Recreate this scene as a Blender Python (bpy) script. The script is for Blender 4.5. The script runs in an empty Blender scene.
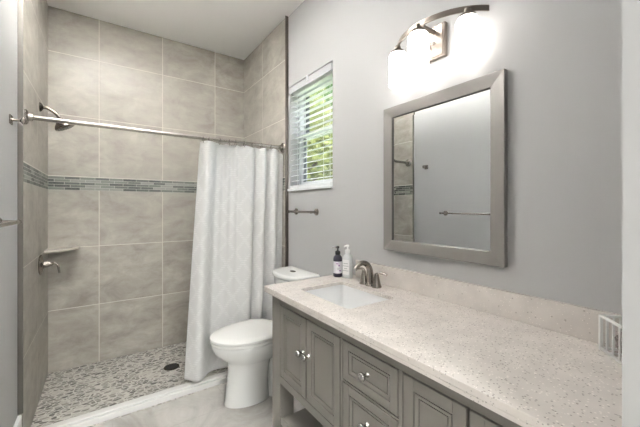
import bpy, bmesh, math, random
from mathutils import Vector, Matrix
random.seed(7)
PI = math.pi
S = bpy.context.scene
COL = S.collection

# ------------------------------------------------------------------ camera
F_PX, YAW, HY = 312.9, 0.6078, 206.5
CAM = Vector((0.333, 0.0, 1.25))
cd = bpy.data.cameras.new('camera'); cam = bpy.data.objects.new('camera', cd); COL.objects.link(cam)
cd.sensor_width = 36.0; cd.sensor_fit = 'HORIZONTAL'
cd.lens = F_PX / 640 * 36
cd.shift_y = -(213.5 - HY) / 640
cd.clip_start = 0.02
cam.location = CAM
cam.rotation_euler = (PI / 2, 0, -YAW)
S.camera = cam

# ------------------------------------------------------------------ sky, sun, exposure
W = bpy.data.worlds.new('sky'); S.world = W; W.use_nodes = True
wn = W.node_tree; wn.nodes.clear()
wo = wn.nodes.new('ShaderNodeOutputWorld'); wb = wn.nodes.new('ShaderNodeBackground')
sk = wn.nodes.new('ShaderNodeTexSky'); sk.sky_type = 'NISHITA'
sk.sun_elevation = math.radians(50); sk.sun_rotation = math.radians(200); sk.sun_disc = False
sk.air_density = 1.0; sk.dust_density = 2.0
wb.inputs['Strength'].default_value = 0.5
hs = wn.nodes.new('ShaderNodeHueSaturation'); hs.inputs['Saturation'].default_value = .45
wn.links.new(sk.outputs[0], hs.inputs['Color']); wn.links.new(hs.outputs[0], wb.inputs[0]); wn.links.new(wb.outputs[0], wo.inputs[0])

sd = bpy.data.lights.new('sun', 'SUN'); sd.energy = 3.0; sd.angle = 0.02; sd.color = (1, .95, .86)
so = bpy.data.objects.new('sun', sd); COL.objects.link(so); so.rotation_euler = (math.radians(38), 0, math.radians(150))

def area(name, loc, size, power, color, rot=(0, 0, 0), shape='DISK', spread=180):
    l = bpy.data.lights.new(name, 'AREA'); l.shape = shape; l.size = size; l.energy = power; l.color = color; l.spread = math.radians(spread)
    o = bpy.data.objects.new(name, l); COL.objects.link(o); o.location = loc; o.rotation_euler = rot
    return o
# added uplight to brighten the ceiling (its unseen bowl is built further down)
area('added_uplight', (0.35, 1.80, 2.36), 0.24, 60, (1, .985, .96), rot=(PI, 0, 0), spread=116)
# added fill light, reaching in through the doorway from the bedroom
area('added_bedroom_fill', (0.5, -1.9, 2.60), 1.2, 46, (.95, 1.0, .99), shape='SQUARE')

S.view_settings.view_transform = 'Standard'; S.view_settings.look = 'None'
S.view_settings.gamma = 1.0; S.view_settings.use_curve_mapping = False
S.view_settings.exposure = 1.45
VANITY_EMIT = 2.7

# ------------------------------------------------------------------ material helpers
def mat(name, col, rough=.5, metal=0., spec=None, **kw):
    m = bpy.data.materials.new(name); m.use_nodes = True
    b = m.node_tree.nodes['Principled BSDF']
    b.inputs['Base Color'].default_value = (*col, 1)
    b.inputs['Roughness'].default_value = rough
    b.inputs['Metallic'].default_value = metal
    if spec is not None: b.inputs['Specular IOR Level'].default_value = spec
    for k, v in kw.items():
        b.inputs[k.replace('_', ' ')].default_value = v
    return m
class NT:
    def __init__(s, m): s.m = m; s.t = m.node_tree; s.b = s.t.nodes['Principled BSDF']
    def n(s, typ, **kw):
        x = s.t.nodes.new(typ)
        for k, v in kw.items(): setattr(x, k, v)
        return x
    def l(s, a, b): s.t.links.new(a, b)
    def math(s, op, a, b=None, c=None):
        x = s.n('ShaderNodeMath', operation=op)
        for i, v in enumerate((a, b, c)):
            if v is None: continue
            if isinstance(v, (int, float)): x.inputs[i].default_value = v
            else: s.l(v, x.inputs[i])
        return x.outputs[0]
    def pos(s):
        g = s.n('ShaderNodeNewGeometry'); sp = s.n('ShaderNodeSeparateXYZ'); s.l(g.outputs['Position'], sp.inputs[0])
        return g.outputs['Position'], sp.outputs[0], sp.outputs[1], sp.outputs[2]
    def comb(s, x, y, z=0.):
        c = s.n('ShaderNodeCombineXYZ')
        for i, v in enumerate((x, y, z)):
            if isinstance(v, (int, float)): c.inputs[i].default_value = v
            else: s.l(v, c.inputs[i])
        return c.outputs[0]
    def noise(s, vec, scale, detail=3, rough=.5, dist=0.):
        x = s.n('ShaderNodeTexNoise'); x.inputs['Scale'].default_value = scale
        x.inputs['Detail'].default_value = detail; x.inputs['Roughness'].default_value = rough
        x.inputs['Distortion'].default_value = dist
        if vec is not None: s.l(vec, x.inputs['Vector'])
        return x.outputs[0]
    def ramp(s, fac, stops, interp='LINEAR'):
        r = s.n('ShaderNodeValToRGB'); r.color_ramp.interpolation = interp
        e = r.color_ramp.elements
        while len(e) < len(stops): e.new(.5)
        for i, (p, c) in enumerate(stops):
            e[i].position = p; e[i].color = (*c, 1)
        s.l(fac, r.inputs[0]); return r.outputs[0]
    def mix(s, fac, a, b, blend='MIX'):
        x = s.n('ShaderNodeMix', data_type='RGBA', blend_type=blend)
        for i, v in ((0, fac), (6, a), (7, b)):
            if isinstance(v, (int, float)): x.inputs[i].default_value = v
            elif isinstance(v, tuple): x.inputs[i].default_value = (*v, 1)
            else: s.l(v, x.inputs[i])
        return x.outputs[2]
    def bump(s, h, strength=.2, dist=.01):
        x = s.n('ShaderNodeBump'); x.inputs['Strength'].default_value = strength; x.inputs['Distance'].default_value = dist
        s.l(h, x.inputs['Height']); s.l(x.outputs[0], s.b.inputs['Normal'])
    def color(s, c): s.l(c, s.b.inputs['Base Color'])
    def rough(s, c): s.l(c, s.b.inputs['Roughness'])

def paint(name, col, rough=.55):
    m = mat(name, col, rough); t = NT(m)
    p = t.pos()[0]
    f = t.noise(p, 160, 2)
    t.bump(f, .08, .002)
    g = t.noise(p, 1.5, 2)
    t.color(t.ramp(g, [(.3, tuple(c * .985 for c in col)), (.7, tuple(min(1, c * 1.015) for c in col))]))
    return m

def brick(t, vec, bw, rh, mortar, c1, c2, cm, offset=.0, freq=2, smooth=.0, bias=0.):
    b = t.n('ShaderNodeTexBrick'); b.offset = offset; b.offset_frequency = freq; b.squash = 1.0
    b.inputs['Scale'].default_value = 1; b.inputs['Brick Width'].default_value = bw; b.inputs['Row Height'].default_value = rh
    b.inputs['Mortar Size'].default_value = mortar; b.inputs['Mortar Smooth'].default_value = smooth; b.inputs['Bias'].default_value = bias
    b.inputs['Color1'].default_value = (*c1, 1); b.inputs['Color2'].default_value = (*c2, 1); b.inputs['Mortar'].default_value = (*cm, 1)
    t.l(vec, b.inputs['Vector']); return b

def shower_tile(name, axis, joint):
    """18 inch stone-look tile with a strip of narrow glass mosaic, laid out in room coordinates."""
    m = mat(name, (.4, .37, .32), .28); t = NT(m)
    P, x, y, z = t.pos()
    u = x if axis == 'x' else y
    above = t.math('GREATER_THAN', z, 1.428)
    zz = t.math('ADD', t.math('ADD', z, .0), t.math('MULTIPLY', above, .385))
    uu = t.math('SUBTRACT', u, joint - 4.6 * 2)
    vec = t.comb(uu, zz)
    bt = brick(t, vec, .46, .467, .0022, (.0, .0, .0), (1, 1, 1), (.5, .5, .5))
    # stone look
    tone = t.n('ShaderNodeSeparateColor'); t.l(bt.outputs['Color'], tone.inputs[0])
    off = t.math('MULTIPLY', tone.outputs[0], 7.0)
    pv = t.n('ShaderNodeVectorMath', operation='ADD'); t.l(P, pv.inputs[0]); t.l(t.comb(off, off, off), pv.inputs[1])
    sv = t.n('ShaderNodeMapping'); t.l(pv.outputs[0], sv.inputs[0]); sv.inputs['Scale'].default_value = (1, 1, 1.7)
    n1 = t.noise(sv.outputs[0], 5.0, 8, .66, .4)
    c = t.ramp(n1, [(.30, (.27, .25, .215)), (.44, (.345, .323, .285)), (.56, (.40, .378, .337)), (.72, (.49, .465, .42))])
    sv2 = t.n('ShaderNodeMapping'); t.l(pv.outputs[0], sv2.inputs[0]); sv2.inputs['Scale'].default_value = (6, 6, 22)
    n2 = t.noise(sv2.outputs[0], 1.6, 5, .6)
    c = t.mix(t.math('MULTIPLY', t.math('MAXIMUM', t.math('MULTIPLY', t.math('SUBTRACT', n2, .56), 4.), 0.), .55), c, (.27, .245, .21))
    c = t.mix(bt.outputs['Fac'], c, (.66, .63, .57))
    # mosaic band
    rows = brick(t, t.comb(t.math('ADD', u, 3.1), t.math('SUBTRACT', z, 1.377)), .095, .0204, .0012, (.0, .0, .0), (1, 1, 1), (.5, .5, .5), offset=.37, freq=2)
    tn = t.n('ShaderNodeSeparateColor'); t.l(rows.outputs['Color'], tn.inputs[0])
    gc = t.ramp(tn.outputs[0], [(0, (.015, .02, .018)), (.2, (.065, .075, .068)), (.42, (.145, .157, .14)), (.55, (.025, .032, .028)), (.68, (.23, .24, .215)), (.85, (.075, .085, .076))], 'CONSTANT')
    gc = t.mix(t.math('MULTIPLY', t.noise(P, 60, 2), .15), gc, (.45, .47, .44))
    gc = t.mix(rows.outputs['Fac'], gc, (.50, .50, .45))
    inb = t.math('MULTIPLY', t.math('GREATER_THAN', z, 1.377), t.math('LESS_THAN', z, 1.479))
    t.color(t.mix(inb, c, gc))
    fac = t.mix(inb, bt.outputs['Fac'], rows.outputs['Fac'])
    t.rough(t.math('ADD', t.math('MULTIPLY', inb, .08), .38)); t.b.inputs['Specular IOR Level'].default_value = .3; t.b.inputs['Coat Weight'].default_value = .08; t.b.inputs['Coat Roughness'].default_value = .03
    t.bump(t.math('SUBTRACT', 1.0, fac), .35, .002)
    return m

WALL = paint('grey_wall_paint', (.44, .438, .436))
WALL_L = WALL
CEIL = paint('white_ceiling_paint', (.95, .95, .945), .7)
TRIMW = mat('white_trim_paint', (.80, .80, .79), .35)
NICKEL = mat('brushed_nickel', (.30, .27, .24), .27, 1.)
t = NT(NICKEL); t.bump(t.noise(t.pos()[0], 300, 2), .05, .001)
STEEL = mat('polished_steel', (.40, .375, .345), .24, 1.)
DARKN = mat('dark_nickel', (.14, .12, .10), .26, 1.)
EDGE = mat('metal_tile_edge', (.14, .132, .12), .45, .6)
GLASS = mat('mirror_silver', (.86, .88, .88), .0, 1.)
PORC = mat('white_porcelain', (.83, .83, .81), .09, spec=.6)
SINKM = mat('white_sink_ceramic', (.84, .84, .84), .12, spec=.6)
SEATP = mat('white_seat_plastic', (.85, .845, .82), .22)
BLACK = mat('black_rubber', (.02, .02, .02), .5)

TILE_X = shower_tile('shower_tile_back', 'x', .312)
TILE_Y = shower_tile('shower_tile_side', 'y', 2.625)

# pebble mosaic floor
PEB = mat('pebble_mosaic', (.4, .4, .4), .4); t = NT(PEB)
P, x, y, z = t.pos()
mp = t.n('ShaderNodeMapping'); mp.inputs['Scale'].default_value = (27, 48, 1); mp.inputs['Rotation'].default_value = (0, 0, .25); t.l(P, mp.inputs[0])
ve = t.n('ShaderNodeTexVoronoi', feature='DISTANCE_TO_EDGE'); ve.inputs['Scale'].default_value = 1.; t.l(mp.outputs[0], ve.inputs['Vector'])
vc = t.n('ShaderNodeTexVoronoi', feature='F1'); vc.inputs['Scale'].default_value = 1.; t.l(mp.outputs[0], vc.inputs['Vector'])
sc = t.n('ShaderNodeSeparateColor'); t.l(vc.outputs['Color'], sc.inputs[0])
pc = t.ramp(sc.outputs[0], [(0, (.06, .055, .05)), (.2, (.15, .138, .12)), (.38, (.29, .27, .24)), (.58, (.48, .46, .42)), (.8, (.19, .178, .16))], 'CONSTANT')
pc = t.mix(t.math('MULTIPLY', t.noise(P, 45, 3), .25), pc, (.50, .48, .44))
gro = t.math('LESS_THAN', ve.outputs['Distance'], .085)
t.color(t.mix(gro, pc, (.58, .56, .52)))
t.bump(t.math('MINIMUM', ve.outputs['Distance'], .2), .5, .02)

# marble-look floor tile
FLO = mat('marble_floor_tile', (.5, .49, .47), .25); t = NT(FLO)
P, x, y, z = t.pos()
fb = brick(t, t.comb(t.math('ADD', x, 3.28), t.math('ADD', y, 4.16)), .61, .61, .0016, (0, 0, 0), (1, 1, 1), (.5, .5, .5))
n1 = t.noise(P, 2.4, 8, .62, 1.3)
c = t.ramp(n1, [(.32, (.32, .305, .28)), (.46, (.43, .415, .39)), (.58, (.52, .50, .475)), (.75, (.60, .58, .555))])
n2 = t.noise(P, 4.0, 6, .6, 2.5)
vein = t.math('MAXIMUM', t.math('SUBTRACT', 1., t.math('MULTIPLY', t.math('ABSOLUTE', t.math('SUBTRACT', n2, .5)), 26.)), 0.)
c = t.mix(t.math('MULTIPLY', vein, .10), c, (.33, .315, .29))
t.color(t.mix(fb.outputs['Fac'], c, (.42, .40, .375)))

# speckled quartz
def quartz(name, base):
    m = mat(name, base, .2, spec=.5); t = NT(m); P = t.pos()[0]
    v = t.n('ShaderNodeTexVoronoi', feature='F1'); v.inputs['Scale'].default_value = 190; t.l(P, v.inputs['Vector'])
    s = t.n('ShaderNodeSeparateColor'); t.l(v.outputs['Color'], s.inputs[0])
    small = t.math('LESS_THAN', v.outputs['Distance'], .42)
    dark = t.math('MULTIPLY', t.math('GREATER_THAN', s.outputs[0], .86), small)
    lite = t.math('MULTIPLY', t.math('LESS_THAN', s.outputs[0], .12), small)
    v2 = t.n('ShaderNodeTexVoronoi', feature='F1'); v2.inputs['Scale'].default_value = 85; t.l(P, v2.inputs['Vector'])
    s2 = t.n('ShaderNodeSeparateColor'); t.l(v2.outputs['Color'], s2.inputs[0])
    d2 = t.math('MULTIPLY', t.math('GREATER_THAN', s2.outputs[1], .86), t.math('LESS_THAN', v2.outputs['Distance'], .22))
    c = t.ramp(t.noise(P, 14, 4), [(.35, tuple(q * .94 for q in base)), (.65, tuple(min(1, q * 1.04) for q in base))])
    c = t.mix(lite, c, tuple(min(1, q * 1.25) for q in base))
    c = t.mix(t.math('MULTIPLY', dark, .65), c, (.27, .245, .215))
    c = t.mix(t.math('MULTIPLY', d2, .55), c, (.33, .29, .25))
    t.color(c); return m
QUARTZ = quartz('speckled_quartz', (.71, .66, .62))

CAB = mat('grey_cabinet_paint', (.195, .181, .162), .38); t = NT(CAB)
t.bump(t.noise(t.pos()[0], 60, 3), .05, .002)
FRM = mat('taupe_mirror_frame', (.24, .226, .214), .35, .35)
KNOB = mat('pewter_knob', (.42, .41, .39), .2, 1.)

def curtain_mat():
    m = mat('white_embossed_fabric', (.76, .76, .745), .6); t = NT(m)
    uv = t.n('ShaderNodeTexCoord'); sp = t.n('ShaderNodeSeparateXYZ'); t.l(uv.outputs['UV'], sp.inputs[0])
    u, v = sp.outputs[0], sp.outputs[1]
    def tri(e, k, w):
        f = t.math('FRACT', t.math('MULTIPLY', e, k)); return t.math('LESS_THAN', t.math('ABSOLUTE', t.math('SUBTRACT', f, .5)), w)
    a = tri(t.math('ADD', u, t.math('MULTIPLY', v, .75)), 8., .10); b = tri(t.math('SUBTRACT', u, t.math('MULTIPLY', v, .75)), 8., .10)
    d = t.math('MAXIMUM', a, b)
    fine = t.noise(t.comb(t.math('MULTIPLY', u, 300), t.math('MULTIPLY', v, 300)), 1, 2)
    dash = tri(v, 70., .3)
    dd = t.math('MULTIPLY', d, dash)
    t.color(t.mix(dd, (.80, .795, .785), (.87, .865, .855)))
    t.bump(t.math('ADD', t.math('MULTIPLY', dd, 1.0), t.math('MULTIPLY', fine, .25)), .55, .004)
    b = t.b
    tr = t.n('ShaderNodeBsdfTranslucent'); tr.inputs[0].default_value = (.8, .8, .79, 1)
    mx = t.n('ShaderNodeMixShader'); mx.inputs[0].default_value = .12
    out = t.t.nodes['Material Output']
    t.l(b.outputs[0], mx.inputs[1]); t.l(tr.outputs[0], mx.inputs[2]); t.l(mx.outputs[0], out.inputs[0])
    return m
CURT = curtain_mat()

def thin_glass(name, tint=(1, 1, 1), refl=.08):
    m = bpy.data.materials.new(name); m.use_nodes = True; nt = m.node_tree; nt.nodes.clear()
    o = nt.nodes.new('ShaderNodeOutputMaterial'); mx = nt.nodes.new('ShaderNodeMixShader'); a = nt.nodes.new('ShaderNodeBsdfTransparent')
    g = nt.nodes.new('ShaderNodeBsdfGlossy'); g.inputs['Roughness'].default_value = .02; a.inputs[0].default_value = (*tint, 1)
    mx.inputs[0].default_value = refl
    nt.links.new(a.outputs[0], mx.inputs[1]); nt.links.new(g.outputs[0], mx.inputs[2]); nt.links.new(mx.outputs[0], o.inputs[0])
    return m
PANE = thin_glass('window_glass')
SHADE = mat('lit_opal_glass', (.9, .9, .9), .3); NT(SHADE).b.inputs['Emission Color'].default_value = (1, .955, .90, 1)
NT(SHADE).b.inputs['Emission Strength'].default_value = VANITY_EMIT
FILLD = mat('lit_fill_diffuser', (.9, .9, .9), .3); NT(FILLD).b.inputs['Emission Color'].default_value = (1, .95, .88, 1)  # glowing diffuser shared by the two added fill lamps
NT(FILLD).b.inputs['Emission Strength'].default_value = 6.

# ------------------------------------------------------------------ mesh helpers
def obj(name, bm, m, parent=None, bevel=0., smooth=False, seg=2, subsurf=0, loc=None, rotz=0., sharp=None):
    bmesh.ops.recalc_face_normals(bm, faces=bm.faces[:])
    me = bpy.data.meshes.new(name); bm.to_mesh(me); bm.free()
    o = bpy.data.objects.new(name, me); COL.objects.link(o)
    for q in (m if isinstance(m, (list, tuple)) else [m]): me.materials.append(q)
    if smooth:
        for p in me.polygons: p.use_smooth = True
        if sharp:
            try: me.set_sharp_from_angle(angle=math.radians(sharp))
            except Exception: pass
    if bevel:
        b = o.modifiers.new('bevel', 'BEVEL'); b.width = bevel; b.segments = seg; b.limit_method = 'ANGLE'; b.angle_limit = math.radians(40)
    if subsurf:
        s = o.modifiers.new('sub', 'SUBSURF'); s.levels = s.render_levels = subsurf
    if loc: o.location = loc
    o.rotation_euler[2] = rotz
    if parent: o.parent = parent
    return o
def tag(o, label, cat, group=None, kind=None):
    o['label'] = label; o['category'] = cat
    if group: o['group'] = group
    if kind: o['kind'] = kind
    return o
def thing(name, label, cat, loc, rotz=0., group=None):
    o = bpy.data.objects.new(name, None); COL.objects.link(o); o.location = loc; o.rotation_euler[2] = rotz
    o.empty_display_size = .05
    return tag(o, label, cat, group)
def struct(name, bm, m, parent=None, **kw):
    o = obj(name, bm, m, parent, **kw)
    if not parent: o['kind'] = 'structure'
    return o
def B(): return bmesh.new()
def box(bm, x0, x1, y0, y1, z0, z1, mi=0):
    v = [bm.verts.new((x, y, z)) for x in (x0, x1) for y in (y0, y1) for z in (z0, z1)]
    for f in ((0, 1, 3, 2), (4, 6, 7, 5), (0, 4, 5, 1), (2, 3, 7, 6), (0, 2, 6, 4), (1, 5, 7, 3)):
        fc = bm.faces.new([v[i] for i in f]); fc.material_index = mi
    return v
def rings(bm, loops, cap0=True, cap1=True, closed=True):
    R = [[bm.verts.new(p) for p in L] for L in loops]; n = len(R[0])
    for a, b in zip(R, R[1:]):
        for i in range(n if closed else n - 1):
            j = (i + 1) % n; bm.faces.new((a[i], a[j], b[j], b[i]))
    if cap0: bm.faces.new(R[0][::-1])
    if cap1: bm.faces.new(R[-1])
    return R
def lathe(bm, prof, n=24, c=(0, 0, 0), axis='z', cap0=True, cap1=True):
    L = []
    for r, h in prof:
        ring = []
        for i in range(n):
            a = 2 * PI * i / n; p, q = r * math.cos(a), r * math.sin(a)
            if axis == 'z': v = (c[0] + p, c[1] + q, c[2] + h)
            elif axis == 'x': v = (c[0] + h, c[1] + p, c[2] + q)
            elif axis == 'y': v = (c[0] + q, c[1] + h, c[2] + p)
            ring.append(v)
        L.append(ring)
    rings(bm, L, cap0, cap1)
def tube(bm, pts, rad, n=12, ex=1., ey=1.):
    """round tube through pts; rad is a number or one per point; ex, ey flatten the section"""
    pts = [Vector(p) for p in pts]; k = len(pts)
    rad = [rad] * k if isinstance(rad, (int, float)) else rad
    L = []; up = None
    for i in range(k):
        d = (pts[min(i + 1, k - 1)] - pts[max(i - 1, 0)]).normalized()
        if up is None: up = d.orthogonal().normalized() if abs(d.z) > .9 else Vector((0, 0, 1))
        s = d.cross(up).normalized(); up = s.cross(d).normalized()
        L.append([pts[i] + (s * math.cos(2 * PI * j / n) * ex + up * math.sin(2 * PI * j / n) * ey) * rad[i] for j in range(n)])
    rings(bm, L)
def smoothpath(pts, n=6):
    pts = [Vector(p) for p in pts]; P = [pts[0]] + pts + [pts[-1]]; out = []
    for i in range(1, len(P) - 2):
        for j in range(n):
            t = j / n; a, b, c, d = P[i - 1], P[i], P[i + 1], P[i + 2]
            out.append(.5 * ((2 * b) + (-a + c) * t + (2 * a - 5 * b + 4 * c - d) * t * t + (-a + 3 * b - 3 * c + d) * t ** 3))
    out.append(pts[-1]); return out
def sup(cx, cy, z, rx, ry, e=2.5, n=40, rot=0.):
    out = []
    for i in range(n):
        a = 2 * PI * i / n; c, s = math.cos(a), math.sin(a)
        out.append((cx + rx * math.copysign(abs(c) ** (2 / e), c), cy + ry * math.copysign(abs(s) ** (2 / e), s), z))
    return out
def slab_hole(bm, x0, x1, y0, y1, z0, z1, hole):
    """rectangular slab with a hole given as a loop of (x, y)"""
    for z in (z1, z0):
        o = [bm.verts.new((x, y, z)) for x, y in ((x0, y0), (x1, y0), (x1, y1), (x0, y1))]
        h = [bm.verts.new((x, y, z)) for x, y in hole]
        eo = [bm.edges.new((o[i], o[(i + 1) % 4])) for i in range(4)]
        eh = [bm.edges.new((h[i], h[(i + 1) % len(h)])) for i in range(len(h))]
        bmesh.ops.triangle_fill(bm, edges=eo + eh, use_beauty=True)
        if z == z1: top = (o, h)
        else: bot = (o, h)
    for k in (0, 1):
        n = len(top[k])
        for i in range(n):
            j = (i + 1) % n; bm.faces.new((top[k][i], top[k][j], bot[k][j], bot[k][i]))

# ------------------------------------------------------------------ the room
XR, XT = 1.54, 1.53           # right wall paint / tile faces
XL = -0.02                    # left wall paint face (tile face at 0)
YB, YT, H = 3.078, 2.18, 2.75 # back wall, front edge of the side tile, ceiling
WY0, WY1, WZ0, WZ1 = 1.594, 2.155, 1.385, 2.187

bm = B(); box(bm, XL - .12, XR + .16, -.0, YT, -.06, 0); box(bm, XL - .12, XR + .16, YT, 2.20, -.06, 0); struct('floor', bm, FLO)
bm = B(); box(bm, XL, XR, 2.20, YB + .02, -.06, .002); struct('floor_shower', bm, PEB)
bm = B(); box(bm, XL - .12, XR + .16, -.0, YB + .14, H, H + .1); struct('ceiling', bm, CEIL)
bm = B(); box(bm, XL - .12, XL, 0, YB + .14, -.06, H); struct('wall_left', bm, WALL_L)
bm = B(); box(bm, XL, XR, YB + .012, YB + .14, -.06, H); struct('wall_back', bm, WALL)
bm = B(); box(bm, XL, XR, YB, YB + .012, 0, H); struct('wall_back_tile', bm, TILE_X)
bm = B(); box(bm, XL, 0, YT, YB, 0, H); struct('wall_left_tile', bm, TILE_Y)
bm = B(); box(bm, XT - .004, XR, YT, YB, 0, H); struct('wall_right_tile', bm, TILE_Y)
# right wall around the window opening
bm = B()
box(bm, XR, XR + .16, 0, WY0, -.06, H); box(bm, XR, XR + .16, WY1, YB + .14, -.06, H)
box(bm, XR, XR + .16, WY0, WY1, -.06, WZ0); box(bm, XR, XR + .16, WY0, WY1, WZ1, H)
struct('wall_right', bm, WALL)
# front wall with the doorway the camera looks through
bm = B(); box(bm, XL, .10, 0, .12, 0, H); box(bm, .94, XR, 0, .12, 0, H); box(bm, .10, .94, 0, .12, 2.10, H)
struct('wall_front', bm, WALL)
# metal tile edges
bm = B(); box(bm, XL, .0015, YT - .006, YT, .195, H); struct('trim_1', bm, EDGE, bevel=.0015)
bm = B(); box(bm, XT - .016, XR, YT - .010, YT, 0.06, H); struct('trim_2', bm, mat('bronze_tile_edge', (.13, .11, .095), .4, .7), bevel=.0015)
# curb
bm = B(); box(bm, 0, XT - .004, 2.205, 2.28, 0, .036); box(bm, 0, XT - .004, 2.218, 2.268, .036, .05); struct('trim_3', bm, mat('white_curb_marble', (.80, .79, .77), .2), bevel=.005)
# baseboards
def baseboard(name, x0, x1, y0, y1, h=.19, face='x'):
    bm = B(); box(bm, x0, x1, y0, y1, 0, h); struct(name, bm, TRIMW, bevel=.004)
baseboard('baseboard_left', XL, -.004, .12, YT - .001)
baseboard('baseboard_right', XR - .015, XR, 1.46, YT - .01, .13)

# bedroom behind the doorway
PALE = paint('pale_bedroom_paint', (.72, .73, .75))
bm = B(); box(bm, -1.6, 2.6, -3.8, 0, -.06, 0); struct('floor_bedroom', bm, mat('beige_carpet', (.5, .46, .4), .9))
bm = B(); box(bm, -1.6, 2.6, -3.8, 0, 2.75, 2.85); struct('ceiling_bedroom', bm, CEIL)
bm = B(); box(bm, -1.7, -1.6, -3.8, 0, 0, 2.75); struct('wall_bedroom_left', bm, PALE)
bm = B(); box(bm, 2.6, 2.7, -3.8, 0, 0, 2.75); struct('wall_bedroom_right', bm, PALE)
bm = B(); box(bm, -1.7, 2.7, -3.9, -3.8, 0, 2.75); struct('wall_bedroom_front', bm, PALE)
bm = B(); box(bm, -1.6, .10, -.02, 0, 0, 2.75); box(bm, .94, 2.6, -.02, 0, 0, 2.75); box(bm, .10, .94, -.02, 0, 2.10, 2.75)
struct('wall_bedroom_back', bm, PALE)

# ------------------------------------------------------------------ window
UPVC = mat('white_window_frame', (.82, .83, .84), .35)
GASK = mat('dark_gasket', (.05, .055, .06), .6)
bm = B(); xf0, xf1 = XR + .085, XR + .15
def frame(bm, x0, x1, y0, y1, z0, z1, w, wt=None):
    wt = wt or w
    box(bm, x0, x1, y0, y0 + w, z0, z1); box(bm, x0, x1, y1 - w, y1, z0, z1)
    box(bm, x0, x1, y0 + w, y1 - w, z0, z0 + wt); box(bm, x0, x1, y0 + w, y1 - w, z1 - wt, z1)
frame(bm, xf0, xf1, WY0, WY1, WZ0, WZ1, .022)
win = struct('window_1', bm, UPVC, bevel=.002)
zm = 1.80
for k, (za, zb, xo) in enumerate(((zm - .02, WZ1 - .022, .035), (WZ0 + .022, zm + .02, .008))):
    bm = B(); frame(bm, xf0 + xo, xf0 + xo + .025, WY0 + .022, WY1 - .022, za, zb, .032, .036); s = obj('window_sash', bm, UPVC, win, bevel=.002)
    for ya, yb in ((WY0 + .054, WY0 + .060), (WY1 - .066, WY1 - .054)):
        bm = B(); box(bm, xf0 + xo - .0005, xf0 + xo + .0255, ya, yb, za + .036, zb - .036); obj('gasket', bm, GASK, s)
    bm = B(); box(bm, xf0 + xo + .010, xf0 + xo + .014, WY0 + .05, WY1 - .05, za + .034, zb - .034); obj('window_pane', bm, PANE, s)
bm = B(); box(bm, XR - .018, XR + .085, WY0 - .0, WY1 + .0, WZ0 - .016, WZ0 + .002); obj('window_sill', bm, UPVC, win, bevel=.003)

# blind
bl = thing('window_blind', 'white horizontal slat blind with open slats inside the window', 'window blind', (XR + .035, (WY0 + WY1) / 2, WZ0))
BW = (WY1 - WY0) / 2 - .004; HZ = WZ1 - WZ0
SLATM = mat('white_blind_slat', (.86, .87, .88), .4)
bm = B(); box(bm, -.030, .03, -BW, BW, HZ - .056, HZ - .016); obj('headrail', bm, SLATM, bl, bevel=.003)
bm = B(); box(bm, -.040, -.034, -BW, BW, HZ - .062, HZ - .012); obj('valance', bm, mat('pale_grey_valance', (.50, .51, .515), .45), bl, bevel=.002)
bm = B(); z = .062
while z < HZ - .07:
    n = 6; L = []
    for s_ in (-1, 1):
        row = []
        for i in range(n + 1):
            q = (i / n - .5) * .05; zz = z + .0035 * (1 - (2 * i / n - 1) ** 2) + q * .20
            row.append((q, zz))
        L.append(row)
    for y0, y1 in ((-BW + .004, BW - .004),):
        va = [[bm.verts.new((q, y, zz + dz)) for q, zz in L[0]] for y in (y0, y1) for dz in (0, .0025)]
        for a, b in ((0, 2), (1, 3), (0, 1), (2, 3)):
            for i in range(n):
                bm.faces.new((va[a][i], va[a][i + 1], va[b][i + 1], va[b][i]))
        for i in (0, n): bm.faces.new((va[0][i], va[1][i], va[3][i], va[2][i]))
    z += .0415
obj('blind_slats', bm, SLATM, bl)
bm = B(); box(bm, -.027, .027, -BW + .003, BW - .003, .005, .028); obj('bottom_rail', bm, SLATM, bl, bevel=.004)
for yy in (-.17, .17):
    bm = B(); tube(bm, [(-.027, yy, .02), (-.027, yy, HZ - .05)], .0011, 6); tube(bm, [(.027, yy, .02), (.027, yy, HZ - .05)], .0011, 6); obj('ladder_cord', bm, SLATM, bl)
for yy in (-BW + .012, BW - .012):
    bm = B(); box(bm, -.036, -.028, yy - .008, yy + .008, .002, .024); obj('hold_down_bracket', bm, mat('clear_plastic_bracket', (.8, .8, .8), .2), bl, bevel=.002)
bm = B(); box(bm, -.048, -.039, .0, .018, HZ - .038, HZ - .002); obj('valance_clip', bm, SLATM, bl, bevel=.002)
CORDM = mat('dark_reveal_line', (.10, .10, .10), .6)

# ------------------------------------------------------------------ outdoors: ground and trees
GRASS = mat('lawn', (.16, .25, .08), .9); NT(GRASS)
bm = B(); box(bm, 1.9, 40, -20, 40, -.5, -.3); o = struct('ground_outside', bm, GRASS)
def leafmat(name, a, b):
    m = mat(name, a, .6); t = NT(m)
    oi = t.noise(t.pos()[0], 3.5, 4)
    t.color(t.ramp(oi, [(.3, a), (.7, b)]))
    tr = t.n('ShaderNodeBsdfTranslucent'); tr.inputs[0].default_value = (*b, 1)
    mx = t.n('ShaderNodeMixShader'); mx.inputs[0].default_value = .4
    t.l(t.b.outputs[0], mx.inputs[1]); t.l(tr.outputs[0], mx.inputs[2]); t.l(mx.outputs[0], t.t.nodes['Material Output'].inputs[0])
    return m
LEAFS = [leafmat('bright_leaves', (.07, .17, .05), (.15, .27, .09)), leafmat('yellow_leaves', (.20, .24, .06), (.30, .33, .12)), leafmat('pale_leaves', (.15, .24, .13), (.25, .34, .2))]
BARK = mat('tree_bark', (.14, .11, .08), .9)
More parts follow.
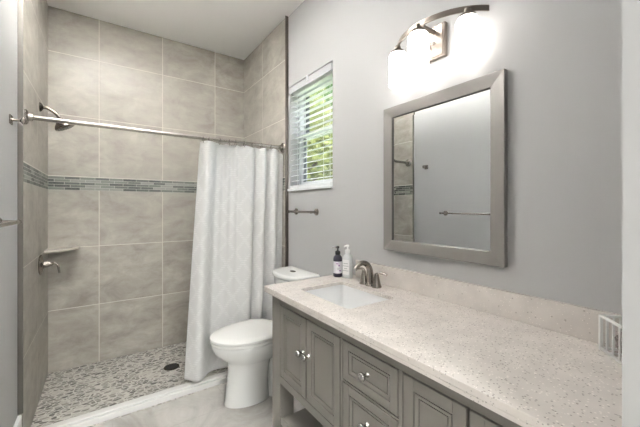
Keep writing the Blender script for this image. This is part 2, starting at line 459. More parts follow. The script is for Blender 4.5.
def tree(x, y, h, r, m, label, n, ls=.07, cz=None, rz=None):
    t_ = thing('leafy_tree', label, 'tree', (x, y, -.3), group='trees outside the window')
    rnd = random.Random(int(x * 100 + y * 10)); cz = cz or h - r * .8; rz = rz or r
    bm = B(); tube(bm, smoothpath([(0, 0, 0), (.06, .03, cz * .5), (0, .05, cz), (.05, 0, cz + r * .5)], 4), [.11 - .08 * i / 12 for i in range(13)], 8)
    for k in range(8):
        a = rnd.random() * 6.28; z0 = cz * (.5 + .5 * rnd.random())
        tube(bm, [(0, .03, z0), (r * .4 * math.cos(a), r * .4 * math.sin(a), z0 + r * .3), (r * .8 * math.cos(a), r * .8 * math.sin(a), z0 + r * .5)], [.035, .02, .008], 5)
    obj('trunk', bm, BARK, t_)
    bm = B()
    for i in range(n):
        d = Vector((rnd.gauss(0, 1), rnd.gauss(0, 1), rnd.gauss(0, 1))).normalized() * (.35 + .65 * rnd.random() ** .5)
        lump = 1 + .22 * math.sin(5 * d.x + 2) * math.cos(6 * d.z + y)
        c = Vector((d.x * r * lump, d.y * r * lump, cz + d.z * rz * lump))
        s1 = ls * (.6 + .8 * rnd.random())
        u = Vector((rnd.gauss(0, 1), rnd.gauss(0, 1), rnd.gauss(0, 1))).normalized(); w = u.orthogonal().normalized()
        q = u.cross(w) * .12 * s1
        vs = [bm.verts.new(c + u * s1), bm.verts.new(c + w * s1 * .45 + q), bm.verts.new(c - u * s1 * .8), bm.verts.new(c - w * s1 * .45 + q)]
        bm.faces.new((vs[0], vs[1], vs[2])); bm.faces.new((vs[0], vs[2], vs[3]))
    obj('foliage', bm, m, t_)
tree(4.3, 6.3, 4.0, 1.45, LEAFS[1], 'yellow green tree low in the window, nearest the glass', 9000, .10, cz=2.4, rz=1.9)
tree(9.5, 12.5, 8.0, 3.3, LEAFS[0], 'bright green tree rising behind the yellow green one in the window', 14000, .22, cz=4.4, rz=4.2)
tree(4.7, 9.6, 5.6, 1.6, LEAFS[2], 'pale green tree at the left of the window view', 9000, .13, cz=3.0, rz=2.8)

# ------------------------------------------------------------------ shower fittings
# shower head on the left wall
sh = thing('wall_shower', 'dark nickel shower head on a curved arm high on the tiled left wall', 'shower', (0, 2.70, 1.895))
bm = B(); lathe(bm, [(.030, 0), (.030, .003), (.024, .010), (.012, .018)], 24, axis='x'); obj('wall_flange', bm, DARKN, sh, smooth=True, sharp=40)
bm = B(); tube(bm, smoothpath([(.01, 0, 0), (.04, 0, -.002), (.075, 0, -.025), (.10, 0, -.055)]), .0105, 12); obj('shower_arm', bm, DARKN, sh, smooth=True)
bm = B(); lathe(bm, [(.012, .058), (.017, .053), (.018, .042), (.030, .034), (.050, .012), (.056, 0), (.056, -.010), (.051, -.013)], 32)
o = obj('spray_head', bm, DARKN, sh, smooth=True, sharp=35, loc=(.124, 0, -.108)); o.rotation_euler = (0, math.radians(-28), 0)
bm = B()
for k in range(3):
    for j in range(8 + 6 * k):
        a = 2 * PI * j / (8 + 6 * k); r = .014 + .014 * k
        lathe(bm, [(.0018, -.013), (.0014, -.016)], 6, (r * math.cos(a), r * math.sin(a), 0))
obj('spray_nozzles', bm, BLACK, o)
# valve
va = thing('shower_valve', 'brushed nickel shower valve with round plate and curved lever on the left wall', 'shower valve', (0, 2.70, .872))
bm = B(); lathe(bm, [(.062, 0), (.066, .004), (.063, .010), (.045, .014), (.030, .018), (.026, .022)], 40, axis='x'); obj('escutcheon', bm, NICKEL, va, smooth=True, sharp=40)
bm = B(); lathe(bm, [(.021, .018), (.020, .035), (.013, .055), (.011, .062), (.006, .066)], 24, axis='x')
tube(bm, smoothpath([(.052, 0, 0), (.075, -.004, .004), (.092, -.010, -.012), (.098, -.014, -.045), (.100, -.015, -.062)]), [.010, .0095, .009, .0085, .008, .008, .008, .0075, .0075, .0075, .007, .007, .007, .007, .0065, .0065, .0065, .006, .006, .006, .0055, .005, .005, .005, .0045][:25], 10)
obj('lever', bm, NICKEL, va, smooth=True, sharp=50)
# corner shelf
cs = B(); R_ = .19
top = [(0, YB, 0)] + [(R_ * math.cos(a) , YB - R_ * math.sin(a), 0) for a in [PI / 2 * i / 14 for i in range(15)]]
def inner(p): return (p[0], p[1])
rings(cs, [[(x * .9, YB - (YB - y) * .9, .918) for x, y, _ in top], [(x * .985, YB - (YB - y) * .985, .926) for x, y, _ in top], [(x, y, .934) for x, y, _ in top], [(x, y, .940) for x, y, _ in top]])
tag(obj('corner_shelf', cs, mat('cream_ceramic', (.72, .69, .62), .2), smooth=True, sharp=40), 'cream quarter round corner shelf between tiled back and left walls', 'shelf')
# drain
dr = thing('floor_drain', 'round dark drain cover in the pebble shower floor', 'drain', (.775, 2.655, .002))
bm = B(); lathe(bm, [(.055, 0), (.055, .003), (.048, .004)], 32, cap0=False); obj('drain_rim', bm, DARKN, dr, smooth=True, sharp=30)
bm = B()
for k in range(-3, 4): box(bm, -.04, .04, k * .012 - .003, k * .012 + .003, .0038, .0052)
obj('drain_grate', bm, BLACK, dr)

# curtain rod
RY, RZ = 2.235, 1.722
cr = thing('curtain_rod', 'straight satin nickel shower curtain rod across the shower opening', 'curtain rod', (0, RY, RZ))
bm = B(); tube(bm, [(.008, 0, 0), (XT - .012, 0, 0)], .0125, 16); obj('rod', bm, STEEL, cr, smooth=True, sharp=60)
for x0, s_ in ((0, 1), (XT - .004, -1)):
    bm = B(); lathe(bm, [(.040, 0), (.040, .004 * s_), (.034, .010 * s_), (.020, .014 * s_), (.018, .030 * s_)], 28, (x0, 0, 0), 'x'); obj('rod_flange', bm, STEEL, cr, smooth=True, sharp=40)

# curtain
def curtain():
    bm = B(); uvl = bm.loops.layers.uv.new('UVMap')
    NU, NV = 260, 60; z1, z0 = 1.704, .078
    xt0, xt1, xb0, xb1 = .895, 1.515, .795, 1.505
    knots = [0, .10, .19, .30, .40, .48, .58, .70, .82, .92, 1.0]
    grid = []
    for j in range(NV + 1):
        v = j / NV; row = []; L = 0; pv = None
        for i in range(NU + 1):
            u = i / NU
            xx = (xt0 + (xt1 - xt0) * u) * v + (xb0 + (xb1 - xb0) * u) * (1 - v)
            # fold profile: uneven pleats, widening toward the hem
            ph = 2 * PI * (3.9 * u + .42 * math.sin(2 * PI * u * 1.15 + .9) + .06 * math.sin(3 * (1 - v) + 5 * u))
            amp = (.036 + .012 * (1 - v)) * (1 - .35 * u * v) * (.75 + .25 * math.sin(7 * u + 1))
            s_ = math.sin(ph); y = amp * (s_ + .22 * math.sin(2 * ph + .7))
            y += .0035 * math.sin(2 * PI * 11 * u + 2 * v) * (.4 + .6 * v)
            x = xx + .012 * math.cos(ph) * (1 - .3 * v)
            z = z0 + (z1 - z0) * v
            # top edge dips between the rings
            if v > .9:
                q = abs(((u * 8.6 + .5) % 1) - .5) * 2
                z -= .012 * (1 - q) ** 1.0 * (v - .9) * 10 * (.5 + .8 * u)
            z += .004 * math.sin(9 * u) * (1 - v)
            e_ = max(0., (u - .93) / .07); y = y * (1 - e_) - .012 * e_; x += .004 * e_; z -= .04 * e_ * v ** 12
            p = Vector((x, 2.237 + y, z))
            if pv is not None: L += (p - pv).length
            pv = p
            row.append((bm.verts.new(p), L, z))
        grid.append(row)
    for j in range(NV):
        for i in range(NU):
            q = (grid[j][i], grid[j][i + 1], grid[j + 1][i + 1], grid[j + 1][i])
            f = bm.faces.new([a[0] for a in q]); f.smooth = True
            for lp, a in zip(f.loops, q): lp[uvl].uv = (a[1], a[2])
    return bm
bm = curtain()
cu = obj('shower_curtain', bm, CURT, smooth=True)
sm = cu.modifiers.new('thick', 'SOLIDIFY'); sm.thickness = .0012
tag(cu, 'white embossed fabric shower curtain gathered at the right of the shower opening', 'shower curtain')
# rings
ringproto = None
for i, x in enumerate((.905, .945, 1.02, 1.09, 1.135, 1.20, 1.265, 1.34, 1.42, 1.49)):
    if ringproto is None:
        bm = B(); n = 20; pts = [(0, .019 * math.sin(2 * PI * k / n), -.008 + .0235 * math.cos(2 * PI * k / n)) for k in range(n)]
        L = []
        for k in range(n):
            a = 2 * PI * k / n; c = Vector((0, math.sin(a) * .0195, -.008 + .0235 * math.cos(a))); d = Vector((0, math.sin(a), math.cos(a)))
            L.append([c + d * .002 * math.cos(q * PI / 3) + Vector((1, 0, 0)) * .002 * math.sin(q * PI / 3) for q in range(6)])
        rings(bm, L + [L[0]], False, False)
        bmesh.ops.remove_doubles(bm, verts=bm.verts[:], dist=1e-5)
        o = ringproto = obj('curtain_ring', bm, STEEL, smooth=True)
    else:
        o = ringproto.copy(); COL.objects.link(o)
    o.location = (x, RY, RZ); o.rotation_euler[2] = random.uniform(-.25, .25)
    tag(o, 'small metal ring hooking the white shower curtain to the rod', 'curtain ring', 'shower curtain rings on the rod')

# ------------------------------------------------------------------ towel bars and hook
def towel_bar(label, x, s_, y0, y1, z, off, over, m, r=.008, fr=.024):
    o_ = thing('towel_bar', label, 'towel bar', (x, y0, z))
    L = y1 - y0
    for k in (0, L):
        bm = B(); lathe(bm, [(fr, 0), (fr, s_ * .006), (fr * .7, s_ * .012), (.009, s_ * .016), (.008, s_ * off)], 24, (0, k, 0), 'x'); obj('wall_post', bm, m, o_, smooth=True, sharp=40)
    bm = B(); tube(bm, [(s_ * off, -over, 0), (s_ * off, L + over, 0)], r, 14)
    for k in (-over, L + over): lathe(bm, [(r * 1.25, -.004), (r * 1.25, .004)], 14, (s_ * off, k, 0), 'y')
    obj('bar', bm, m, o_, smooth=True, sharp=40)
    return o_
towel_bar('long nickel towel bar on the plain left wall', XL, 1, 1.10, 1.80, 1.185, .062, .02, NICKEL)
towel_bar('short nickel hand towel bar on the wall under the window', XR, -1, 1.775, 2.045, 1.212, .058, .015, NICKEL)
hk = thing('robe_hook', 'small nickel robe hook on the left wall beside the shower tile', 'hook', (XL, 2.02, 1.655))
bm = B(); box(bm, 0, .007, -.022, .022, -.022, .022); obj('hook_plate', bm, NICKEL, hk, bevel=.003)
bm = B(); lathe(bm, [(.008, .006), (.006, .012), (.006, .034), (.015, .040), (.017, .045), (.015, .050), (.008, .053)], 20, axis='x'); obj('hook_knob', bm, NICKEL, hk, smooth=True, sharp=50)

# ------------------------------------------------------------------ toilet
TY = 1.95
to = thing('toilet', 'white two piece toilet with closed lid between vanity and shower curtain', 'toilet', (1.225, TY, 0))
def egg(z, xf, xr, hw, n=48, e=2.0, er=2.4):
    """plan outline: rounded nose toward -x at xf, fuller rear at xr (local x)"""
    xm = xf + (xr - xf) * .58; out = []
    for i in range(n):
        a = 2 * PI * i / n; c, s_ = math.cos(a), math.sin(a)
        ee = e if c < 0 else er; rx = (xm - xf) if c < 0 else (xr - xm)
        out.append((xm + rx * math.copysign(abs(c) ** (2 / ee), c), hw * math.copysign(abs(s_) ** (2 / ee), s_), z))
    return out
bm = B()
rings(bm, [egg(0, -.262, .03, .096, e=1.9), egg(.012, -.264, .03, .097, e=1.9), egg(.03, -.259, .025, .094, e=1.9), egg(.12, -.248, .02, .086, e=2), egg(.20, -.240, .03, .086, e=2),
           egg(.25, -.242, .04, .094), egg(.275, -.25, .08, .125), egg(.31, -.295, .12, .153), egg(.345, -.328, .15, .174), egg(.375, -.338, .18, .183), egg(.392, -.338, .20, .184), egg(.398, -.33, .20, .178)])
obj('bowl', bm, PORC, to, smooth=True, sharp=60)
bm = B()
rings(bm, [sup(.13, 0, z, rx, ry, 2.6) for z, rx, ry in ((0, .135, .105), (.02, .13, .10), (.06, .12, .07), (.16, .10, .055), (.24, .13, .075), (.31, .16, .115), (.35, .165, .13), (.40, .165, .135))])
obj('trapway', bm, PORC, to, smooth=True, sharp=60)
bm = B(); rings(bm, [egg(.398, -.335, .09, .180), egg(.402, -.345, .09, .186), egg(.414, -.345, .09, .186), egg(.418, -.340, .09, .182)]); obj('seat', bm, SEATP, to, smooth=True, sharp=50)
bm = B(); rings(bm, [egg(.421, -.340, .085, .180, er=3.2), egg(.425, -.349, .09, .188, er=3.2), egg(.436, -.349, .09, .188, er=3.2), egg(.443, -.338, .085, .178, er=3.2), egg(.447, -.29, .07, .14, er=3.2), egg(.449, -.2, .02, .08, er=3.2)]); obj('toilet_lid', bm, SEATP, to, smooth=True, sharp=50)
for s_ in (-1, 1):
    bm = B(); tube(bm, [(.098, s_ * .075 - .025, .425), (.098, s_ * .075 + .025, .425)], .013, 12); obj('lid_hinge', bm, SEATP, to, smooth=True, sharp=50)
def tankloop(z, xf, xr, hw, bow, n=14):
    L = [(xr, -hw - .022, z), (xr, hw - .022, z)]
    for i in range(n + 1):
        a = 1 - 2 * i / n
        L.append((xf + (bow) * abs(a) ** 2.6 + (0 if abs(a) < .99 else .012), hw * a - .022, z))
    return L
bm = B(); rings(bm, [tankloop(.400, .145, .306, .165, .035), tankloop(.42, .135, .307, .163, .04), tankloop(.60, .125, .31, .176, .045), tankloop(.752, .115, .31, .182, .045)]); obj('tank', bm, PORC, to, smooth=True, sharp=50, bevel=.008)
bm = B(); rings(bm, [tankloop(.752, .110, .312, .186, .055), tankloop(.758, .098, .314, .192, .06), tankloop(.780, .096, .314, .194, .06), tankloop(.790, .106, .312, .186, .06)]); o = obj('tank_lid', bm, PORC, to, smooth=True, sharp=50, bevel=.004)
bm = B(); rings(bm, [sup(.215, -.022, .790, .017, .028, 2), sup(.215, -.022, .794, .016, .027, 2)]); obj('flush_button', bm, DARKN, to, smooth=True, sharp=40)
for s_ in (-1, 1):
    bm = B(); lathe(bm, [(.014, 0), (.013, .010), (.006, .016)], 16, (.06, s_ * .118, 0)); obj('bolt_cap', bm, PORC, to, smooth=True)
# water supply valve
sv = thing('shutoff_valve', 'water shutoff valve with braided hose on the wall behind the toilet', 'water valve', (XR, 2.15, .17))
bm = B(); lathe(bm, [(.028, -.018), (.027, -.022), (.010, -.026), (.009, -.07)], 20, axis='x'); obj('valve_body', bm, STEEL, sv, smooth=True, sharp=40)
bm = B(); rings(bm, [[(-.075 - q, .018 * math.cos(2 * PI * k / 16), .011 * math.sin(2 * PI * k / 16)) for k in range(16)] for q in (0, .012)]); obj('valve_handle', bm, BLACK, sv, smooth=True, sharp=40)
bm = B(); tube(bm, smoothpath([(-.055, 0, .008), (-.065, -.005, .06), (-.085, -.03, .16), (-.09, -.07, .225)]), .006, 8); obj('braided_hose', bm, STEEL, sv, smooth=True)

# ------------------------------------------------------------------ vanity
VX, VF = XR, 1.025                    # wall plane, cabinet front plane
va_ = thing('vanity_cabinet', 'long grey bathroom vanity cabinet with panelled doors and drawers', 'cabinet', (1.28, .775, 0))
ox, oy = 1.28, .775
def vb(bm, x0, x1, y0, y1, z0, z1): box(bm, x0 - ox, x1 - ox, y0 - oy, y1 - oy, z0, z1)
ZT = .821; y0v, y1v = .14, 1.41
for ya, yb in ((1.327, 1.41), (.14, .205)):
    for xa, xb in ((VF, VF + .075), (XR - .085, XR - .02)):
        bm = B(); vb(bm, xa, xb, ya, yb, 0, ZT - .001 if xa == VF else .42); obj('leg_post', bm, CAB, va_, bevel=.002)
bm = B()
vb(bm, VF, VF + .02, .205, 1.327, .787, ZT)            # top rail
vb(bm, VF, VF + .02, .205, 1.327, .412, .447)          # bottom rail
for ya, yb in ((.8565, .868), (.590, .6035)): vb(bm, VF, VF + .02, ya, yb, .447, .787)
obj('face_frame', bm, CAB, va_, bevel=.0015)
bm = B()
vb(bm, VF + .03, XR - .02, .16, 1.40, .424, .436)
vb(bm, VF + .08, XR - .02, 1.385, 1.40, .43, ZT - .002); vb(bm, VF + .08, XR - .02, .15, .165, .43, ZT - .002)
vb(bm, XR - .032, XR - .02, .165, 1.385, .43, ZT - .002)
obj('carcass', bm, CAB, va_)
bm = B(); vb(bm, VF + .012, XR - .09, .215, 1.318, .222, .25); vb(bm, VF + .004, VF + .012, .205, 1.327, .215, .25); vb(bm, XR - .09, XR - .06, .205, 1.327, .215, .25); obj('lower_shelf', bm, CAB, va_, bevel=.0015)
def front(name, ya, yb, za, zb, knob, fw=.034):
    g = .0042; ya += g; yb -= g; za += g; zb -= g
    bm = B(); xf = VF - .001; T = .02
    vb(bm, xf, xf + T, ya, ya + fw, za, zb); vb(bm, xf, xf + T, yb - fw, yb, za, zb)
    vb(bm, xf, xf + T, ya + fw, yb - fw, za, za + fw); vb(bm, xf, xf + T, ya + fw, yb - fw, zb - fw, zb)
    d = obj(name, bm, CAB, va_, bevel=.0018)
    # dark groove, moulded bead, second groove and flat panel
    a, b, c, e = ya + fw, yb - fw, za + fw, zb - fw; q = .0034; w = .010
    bm = B(); V = []
    for xx, dd in ((xf + .013, q), (xf + .002, q), (xf + .005, q + w), (xf + .013, q + w)):
        V.append([bm.verts.new((xx - ox, y_ - oy, z_)) for y_, z_ in ((a + dd, c + dd), (b - dd, c + dd), (b - dd, e - dd), (a + dd, e - dd))])
    for k in range(4):
        A_, B_ = V[k], V[(k + 1) % 4]
        for i in range(4): bm.faces.new((A_[i], A_[(i + 1) % 4], B_[(i + 1) % 4], B_[i]))
    obj('panel_bead', bm, CAB, d)
    dd = 2 * q + w
    bm = B(); vb(bm, xf + .014, xf + .018, a - .002, b + .002, c - .002, e + .002); vb(bm, xf + .006, xf + .0142, a + dd, b - dd, c + dd, e - dd)
    obj('door_panel' if 'door' in name else 'drawer_panel', bm, CAB, d)
    ky, kz = knob
    bm = B(); lathe(bm, [(.009, 0), (.008, -.003), (.005, -.007), (.005, -.014), (.011, -.018), (.0145, -.024), (.0135, -.030), (.008, -.034)], 20, (xf - ox, ky - oy, kz), 'x'); obj('knob', bm, KNOB, d, smooth=True, sharp=60)
    return d
front('cabinet_door', 1.095, 1.327, .447, .787, (1.117, .640))
front('cabinet_door', .868, 1.095, .447, .787, (1.073, .640))
front('cabinet_door', .398, .590, .447, .787, (.418, .640))
front('cabinet_door', .205, .398, .447, .787, (.378, .640))
front('drawer', .6035, .8565, .645, .787, (.730, .716), .027)
bm = B(); vb(bm, VF, VF + .02, .6035, .8565, .640, .645); obj('drawer_rail', bm, CAB, va_)
front('drawer', .6035, .8565, .447, .640, (.730, .556), .030)

# countertop with a cut-out for the sink
SX0, SX1, SY0, SY1 = 1.118, 1.385, .935, 1.305
def rrect(x0, x1, y0, y1, r, n=5):
    out = []
    for cx, cy, a0 in ((x1 - r, y1 - r, 0), (x0 + r, y1 - r, PI / 2), (x0 + r, y0 + r, PI), (x1 - r, y0 + r, 1.5 * PI)):
        for i in range(n + 1):
            a = a0 + PI / 2 * i / n; out.append((cx + r * math.cos(a), cy + r * math.sin(a)))
    return out
bm = B(); slab_hole(bm, 1.003, XR - .001, .125, 1.458, .833, .851, rrect(SX0, SX1, SY0, SY1, .02))
box(bm, 1.003, 1.060, .125, 1.458, ZT, .833); box(bm, 1.060, XR - .001, 1.40, 1.458, ZT, .833); box(bm, 1.060, XR - .001, .125, .18, ZT, .833)
tag(obj('countertop', bm, QUARTZ, bevel=.002), 'cream speckled quartz countertop with cut-out for the sink on the grey vanity', 'countertop')
bm = B(); box(bm, XR - .022, XR - .001, .125, 1.35, .851, .945)
tag(obj('backsplash', bm, QUARTZ, bevel=.0015), 'low speckled quartz backsplash strip behind the faucet', 'backsplash')

# sink
sk_ = thing('bathroom_sink', 'rectangular white undermount sink set in the cream countertop', 'sink', ((SX0 + SX1) / 2, (SY0 + SY1) / 2, .70))
cx, cy = (SX1 - SX0) / 2, (SY1 - SY0) / 2
def lp(dx, dy, z, r): return [(x, y, z) for x, y in rrect(-cx + dx, cx - dx, -cy + dy, cy - dy, r)]
bm = B()
rings(bm, [lp(-.02, -.02, .1325, .03), lp(-.003, -.003, .1325, .018), lp(-.001, -.001, .128, .016), lp(.006, .008, .04, .018), lp(.010, .013, .02, .022), lp(.022, .028, .008, .03), lp(.08, .12, .003, .03)], False, True)
rings(bm, [lp(-.02, -.02, .1325, .03), lp(-.02, -.02, .118, .03), lp(-.008, -.008, .11, .03), lp(0, 0, .02, .03), lp(.02, .03, -.004, .05), lp(.08, .12, -.008, .03)], False, True)
bmesh.ops.remove_doubles(bm, verts=bm.verts[:], dist=1e-5)
obj('basin', bm, SINKM, sk_, smooth=True, sharp=60)
bm = B(); lathe(bm, [(.022, .003), (.021, .006), (.012, .006), (.010, .004)], 24); obj('sink_drain', bm, STEEL, sk_, smooth=True, sharp=40)

# faucet
fa = thing('faucet', 'brushed nickel two handle arched faucet behind the white sink', 'faucet', (1.445, 1.155, .851))
def lathe_obj(name, prof, loc, m, parent, n=24):
    bm = B(); lathe(bm, prof, n, loc); return obj(name, bm, m, parent, smooth=True, sharp=45)
for y, dirn in ((.044, 1), (-.046, -1)):
    h_ = lathe_obj('handle', [(.024, 0), (.024, .006), (.021, .012), (.017, .030), (.013, .050), (.011, .062), (.009, .068)], (0, y, 0), NICKEL, fa)
    bm = B(); tube(bm, smoothpath([(0, y, .062), (.006, y + dirn * .012, .072), (.010, y + dirn * .035, .072), (.012, y + dirn * .055, .068)]), [.007] * 6 + [.0065] * 6 + [.006] * 7, 10); obj('handle_lever', bm, NICKEL, h_, smooth=True)
bm = B(); lathe(bm, [(.024, 0), (.023, .008), (.018, .014)], 24)
pth = smoothpath([(0, 0, .008), (.001, 0, .05), (-.006, 0, .088), (-.028, 0, .112), (-.058, 0, .118), (-.085, 0, .106), (-.100, 0, .092)], 5)
tube(bm, pth, [.0185 - .008 * min(1, i / (len(pth) - 1) * 1.15) for i in range(len(pth))], 16)
obj('spout', bm, NICKEL, fa, smooth=True, sharp=60)

# soap bottles
PURP = mat('dark_purple_plastic', (.008, .005, .022), .3)
LAB = mat('white_paper_label', (.80, .80, .82), .5)
INK = mat('purple_ink', (.28, .10, .36), .5); INK2 = mat('grey_ink', (.42, .43, .44), .5)
def pump(name, m, parent, z, head_dir):
    bm = B(); lathe(bm, [(.014, 0), (.015, .004), (.015, .016), (.011, .020), (.0045, .022), (.0045, .034), (.009, .036), (.009, .044), (.006, .047)], 18, (0, 0, z))
    d = Vector(head_dir).normalized(); tube(bm, [Vector((0, 0, z + .040)), Vector((0, 0, z + .041)) + d * .022, Vector((0, 0, z + .036)) + d * .031], [.0052, .0045, .0035], 10)
    return obj(name, bm, m, parent, smooth=True, sharp=45)
b1 = thing('soap_bottle', 'dark purple pump soap bottle with white label on the counter corner', 'soap bottle', (1.436, 1.408, .8515))
bm = B(); lathe(bm, [(.024, 0), (.0265, .004), (.0265, .100), (.024, .112), (.015, .122), (.013, .126)], 28); obj('bottle_body', bm, PURP, b1, smooth=True, sharp=50)
def wraplabel(name, r, z0, z1, a0, a1, m, parent, n=20):
    bm = B(); L = []
    for rr in (r, r + .0004):
        for z in (z0, z1): L.append([(rr * math.cos(a0 + (a1 - a0) * i / n), rr * math.sin(a0 + (a1 - a0) * i / n), z) for i in range(n + 1)])
    rings(bm, [L[0], L[1], L[3], L[2], L[0]], False, False, closed=False)
    return obj(name, bm, m, parent, smooth=True, sharp=30)
ac = math.atan2(0 - 1.398, .333 - 1.452)
l_ = wraplabel('bottle_label', .0267, .022, .088, ac - 1.15, ac + 1.15, LAB, b1)
for k, (da, dz, w_, h_, m_) in enumerate(((-.35, .074, .5, .004, INK), (.15, .062, .3, .008, INK), (-.2, .050, .7, .003, INK2), (-.1, .042, .5, .003, INK2), (.3, .034, .35, .006, INK))):
    wraplabel('label_print', .0272, dz, dz + h_, ac + da, ac + da + w_, m_, l_, 6)
pump('pump', mat('black_pump', (.02, .02, .02), .25), b1, .126, (-.6, .55, 0))
b2 = thing('soap_bottle', 'white pump soap bottle with white label, nearer the faucet', 'soap bottle', (1.462, 1.352, .8515), rotz=.35)
bm = B(); rings(bm, [sup(0, 0, z, rx, ry, 3.2) for z, rx, ry in ((0, .018, .025), (.004, .020, .027), (.112, .020, .027), (.124, .017, .022), (.134, .012, .012), (.138, .012, .012))])
obj('bottle_body', bm, mat('clear_white_bottle', (.72, .74, .74), .15), b2, smooth=True, sharp=50)
bm = B(); box(bm, -.0212, -.0198, -.021, .021, .020, .102); l_ = obj('bottle_label', bm, mat('bright_paper_label', (.86, .86, .86), .5), b2)
for z, w_ in ((.080, .014), (.066, .018), (.052, .010), (.040, .018)):
    bm = B(); box(bm, -.0216, -.0211, -w_, w_, z, z + .0035); obj('label_print', bm, INK2, l_)
pump('pump', mat('white_pump', (.85, .85, .85), .25), b2, .138, (-.75, .1, 0))

# wire basket with a fluffy towel
WIRE = mat('white_painted_wire', (.80, .80, .78), .35)
bk = thing('countertop_basket', 'white slatted basket at the far right end of the counter', 'basket', (1.470, .268, .8515), rotz=math.atan2(-.64, -.77))
bw, bd, bh = .24, .075, .098
bm = B()
for x in (0, bw):
    for y in (0, bd): box(bm, x - .004, x + .004, y - .004, y + .004, 0, bh)
for z in (.002, bh - .006):
    for y in (0, bd): box(bm, 0, bw, y - .003, y + .003, z, z + .007)
    for x in (0, bw): box(bm, x - .003, x + .003, 0, bd, z, z + .007)
obj('basket_frame', bm, WIRE, bk, bevel=.001)
bm = B()
for i in range(1, 9):
    x = bw * i / 9
    for y in (0, bd): box(bm, x - .0022, x + .0022, y - .0016, y + .0016, .008, bh - .006)
    box(bm, x - .0022, x + .0022, .003, bd - .003, .003, .006)
for i in range(1, 5):
    y = bd * i / 5
    for x in (0, bw): box(bm, x - .0016, x + .0016, y - .0022, y + .0022, .008, bh - .006)
obj('basket_slats', bm, WIRE, bk)
FLUFF = mat('grey_brown_terry', (.30, .25, .21), .95); t = NT(FLUFF)
g_ = t.noise(t.pos()[0], 260, 3, .6); t.color(t.ramp(g_, [(.38, (.12, .10, .09)), (.62, (.42, .385, .35))])); t.bump(g_, .9, .006)
bm = B(); nseg = 22; L = []
for i in range(nseg + 1):
    u = i / nseg; r = .031 * (1 - .25 * (2 * u - 1) ** 8)
    L.append([(.035 + .18 * u, bd / 2 + (r + .0025 * math.sin(7 * a + 5 * u)) * math.cos(a), .044 + (r + .0025 * math.sin(5 * a + 9 * u)) * 1.12 * math.sin(a)) for a in [2 * PI * k / 28 for k in range(28)]])
rings(bm, L)
tw = obj('rolled_washcloth', bm, FLUFF, smooth=True); tw.location = bk.location; tw.rotation_euler = bk.rotation_euler
tag(tw, 'fluffy grey brown rolled washcloth inside the white basket', 'washcloth')

# ------------------------------------------------------------------ mirror
MY0, MY1, MZ0, MZ1 = .542, 1.130, 1.030, 1.745; FW = .052
mi = thing('wall_mirror', 'rectangular wall mirror in a taupe grey frame above the vanity', 'mirror', (XR, (MY0 + MY1) / 2, MZ0))
def mitred(bm, y0, y1, z0, z1, w, xo, xi, xb):
    """picture frame with mitred corners: outer edge at depth xo, inner edge at xi, back at xb"""
    O = [(y0, z0), (y1, z0), (y1, z1), (y0, z1)]; I = [(y0 + w, z0 + w), (y1 - w, z0 + w), (y1 - w, z1 - w), (y0 + w, z1 - w)]
    L = [[(xb, *p) for p in O], [(xo, *p) for p in O], [(xi, *p) for p in I], [(xb, *p) for p in I]]
    V = [[bm.verts.new(p) for p in l] for l in L]
    for k in range(4):
        a, b = V[k], V[(k + 1) % 4]
        for i in range(4):
            j = (i + 1) % 4; bm.faces.new((a[i], a[j], b[j], b[i]))
my = (MY1 - MY0) / 2
bm = B(); mitred(bm, -my, my, 0, MZ1 - MZ0, FW, -.026, -.022, -.001); obj('mirror_frame', bm, FRM, mi, bevel=.002)
bm = B(); mitred(bm, -my + FW - .001, my - FW + .001, FW - .001, MZ1 - MZ0 - FW + .001, .003, -.0215, -.017, -.012); obj('inner_lip', bm, mat('dark_lip', (.06, .055, .05), .4), mi)
# glass with a bevelled border
bm = B(); a, z0, z1 = my - FW + .001, FW - .001, MZ1 - MZ0 - FW + .001; w = .016
O = [(-.0125, -a, z0), (-.0125, a, z0), (-.0125, a, z1), (-.0125, -a, z1)]
I = [(-.0127, -a + w, z0 + w), (-.0127, a - w, z0 + w), (-.0127, a - w, z1 - w), (-.0127, -a + w, z1 - w)]
Bk = [(-.010, *p[1:]) for p in O]
rings(bm, [Bk, O, I]); obj('mirror_glass', bm, GLASS, mi)

# ------------------------------------------------------------------ vanity light
LY, LZ = .832, 2.005
vl = thing('vanity_light', 'three shade nickel vanity light with curved bar above the mirror', 'wall light', (XR, LY, LZ))
bm = B(); box(bm, -.022, 0, -.050, .050, -.115, .030); FXM = mat('brown_satin_nickel', (.22, .19, .165), .42, .9)
o = obj('backplate', bm, FXM, vl, bevel=.004)
bm = B(); box(bm, -.026, -.022, -.042, .042, -.107, .022); obj('raised_panel', bm, FXM, o, bevel=.002)
bm = B(); lathe(bm, [(.006, -.026), (.006, -.030), (.003, -.032)], 12, (0, 0, -.05), 'x'); obj('screw_cap', bm, STEEL, o, smooth=True)
bm = B(); n = 40; half = .222; dep = .128; L = []
for i in range(n + 1):
    q = 2 * i / n - 1
    # circular arc through the two wall ends and the apex
    Rr = (half * half + dep * dep) / (2 * dep); th0 = math.asin(half / Rr); th = th0 * q
    yy = Rr * math.sin(th); xx = -(Rr * math.cos(th) - (Rr - dep))
    nx, ny = -math.cos(th), math.sin(th)
    L.append([(xx + nx * tt, yy + ny * tt, zz) for tt, zz in ((-.003, -.011), (.003, -.011), (.003, .011), (-.003, .011))])
rings(bm, L); obj('curved_bar', bm, FXM, vl, bevel=.001)
bm = B(); tube(bm, [(-.02, 0, 0), (-.126, 0, 0)], .009, 12); obj('support_arm', bm, FXM, vl, smooth=True, sharp=50)
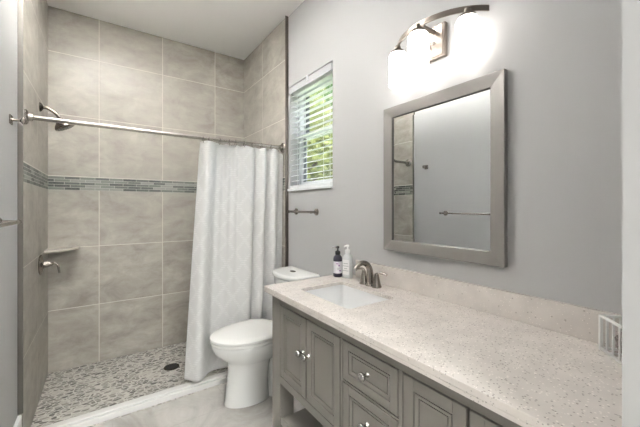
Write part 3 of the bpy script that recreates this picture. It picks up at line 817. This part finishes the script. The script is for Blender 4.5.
for sy in (.168, .004, -.172):
    q = sy / half; xx = -(math.sqrt(max(Rr * Rr - sy * sy, 0)) - (Rr - dep))
    bm = B(); lathe(bm, [(.012, .0), (.014, -.018), (.030, -.026), (.034, -.036)], 24, (xx, sy, .0)); sc_ = obj('shade_cap', bm, FXM, vl, smooth=True, sharp=50)
    bm = B(); lathe(bm, [(.026, -.033), (.036, -.038), (.042, -.052), (.0425, -.180), (.040, -.189), (.035, -.191)], 32, (xx, sy, .0)); obj('glass_shade', bm, SHADE, sc_, smooth=True, sharp=50)

# added bowl around the ceiling uplight, out of view, open at the top
pd = thing('added_uplight_bowl', 'added nickel bowl pendant, out of view, throwing fill light up at the ceiling', 'ceiling lamp', (0.35, 1.80, H))
bm = B(); lathe(bm, [(.06, 0), (.058, -.012), (.02, -.02)], 28, cap1=True); obj('ceiling_rose', bm, NICKEL, pd, smooth=True, sharp=40)
bm = B()
for k in range(3):
    a = 2 * PI * k / 3; tube(bm, [(.015 * math.cos(a), .015 * math.sin(a), -.018), (.165 * math.cos(a), .165 * math.sin(a), -.35)], .003, 8)
obj('support_rods', bm, NICKEL, pd, smooth=True)
bm = B(); lathe(bm, [(.170, -.35), (.172, -.36), (.16, -.40), (.12, -.435), (.05, -.455), (.045, -.45), (.115, -.429), (.152, -.397), (.164, -.36), (.165, -.35)], 40, cap0=False, cap1=False)
lathe(bm, [(.05, -.455), (.0, -.456)], 40, cap0=False, cap1=False)
bmesh.ops.remove_doubles(bm, verts=bm.verts[:], dist=1e-4)
obj('metal_bowl', bm, NICKEL, pd, smooth=True, sharp=40)
bm = B(); lathe(bm, [(.13, -.399), (.13, -.395)], 32); obj('fill_diffuser', bm, FILLD, pd)

# unseen square fixture added around the bedroom fill light
bf = thing('added_bedroom_fixture', 'added large square ceiling light, unseen, giving fill from the bedroom behind the doorway', 'ceiling lamp', (0.5, -1.9, 2.75))
bm = B(); box(bm, -.66, .66, -.66, .66, -.06, 0); box(bm, -.66, -.61, -.66, .66, -.15, -.06); box(bm, .61, .66, -.66, .66, -.15, -.06); box(bm, -.61, .61, -.66, -.61, -.15, -.06); box(bm, -.61, .61, .61, .66, -.15, -.06)
obj('fill_housing', bm, TRIMW, bf, bevel=.004)
bm = B(); box(bm, -.60, .60, -.60, .60, -.13, -.12); obj('fill_diffuser', bm, FILLD, bf)
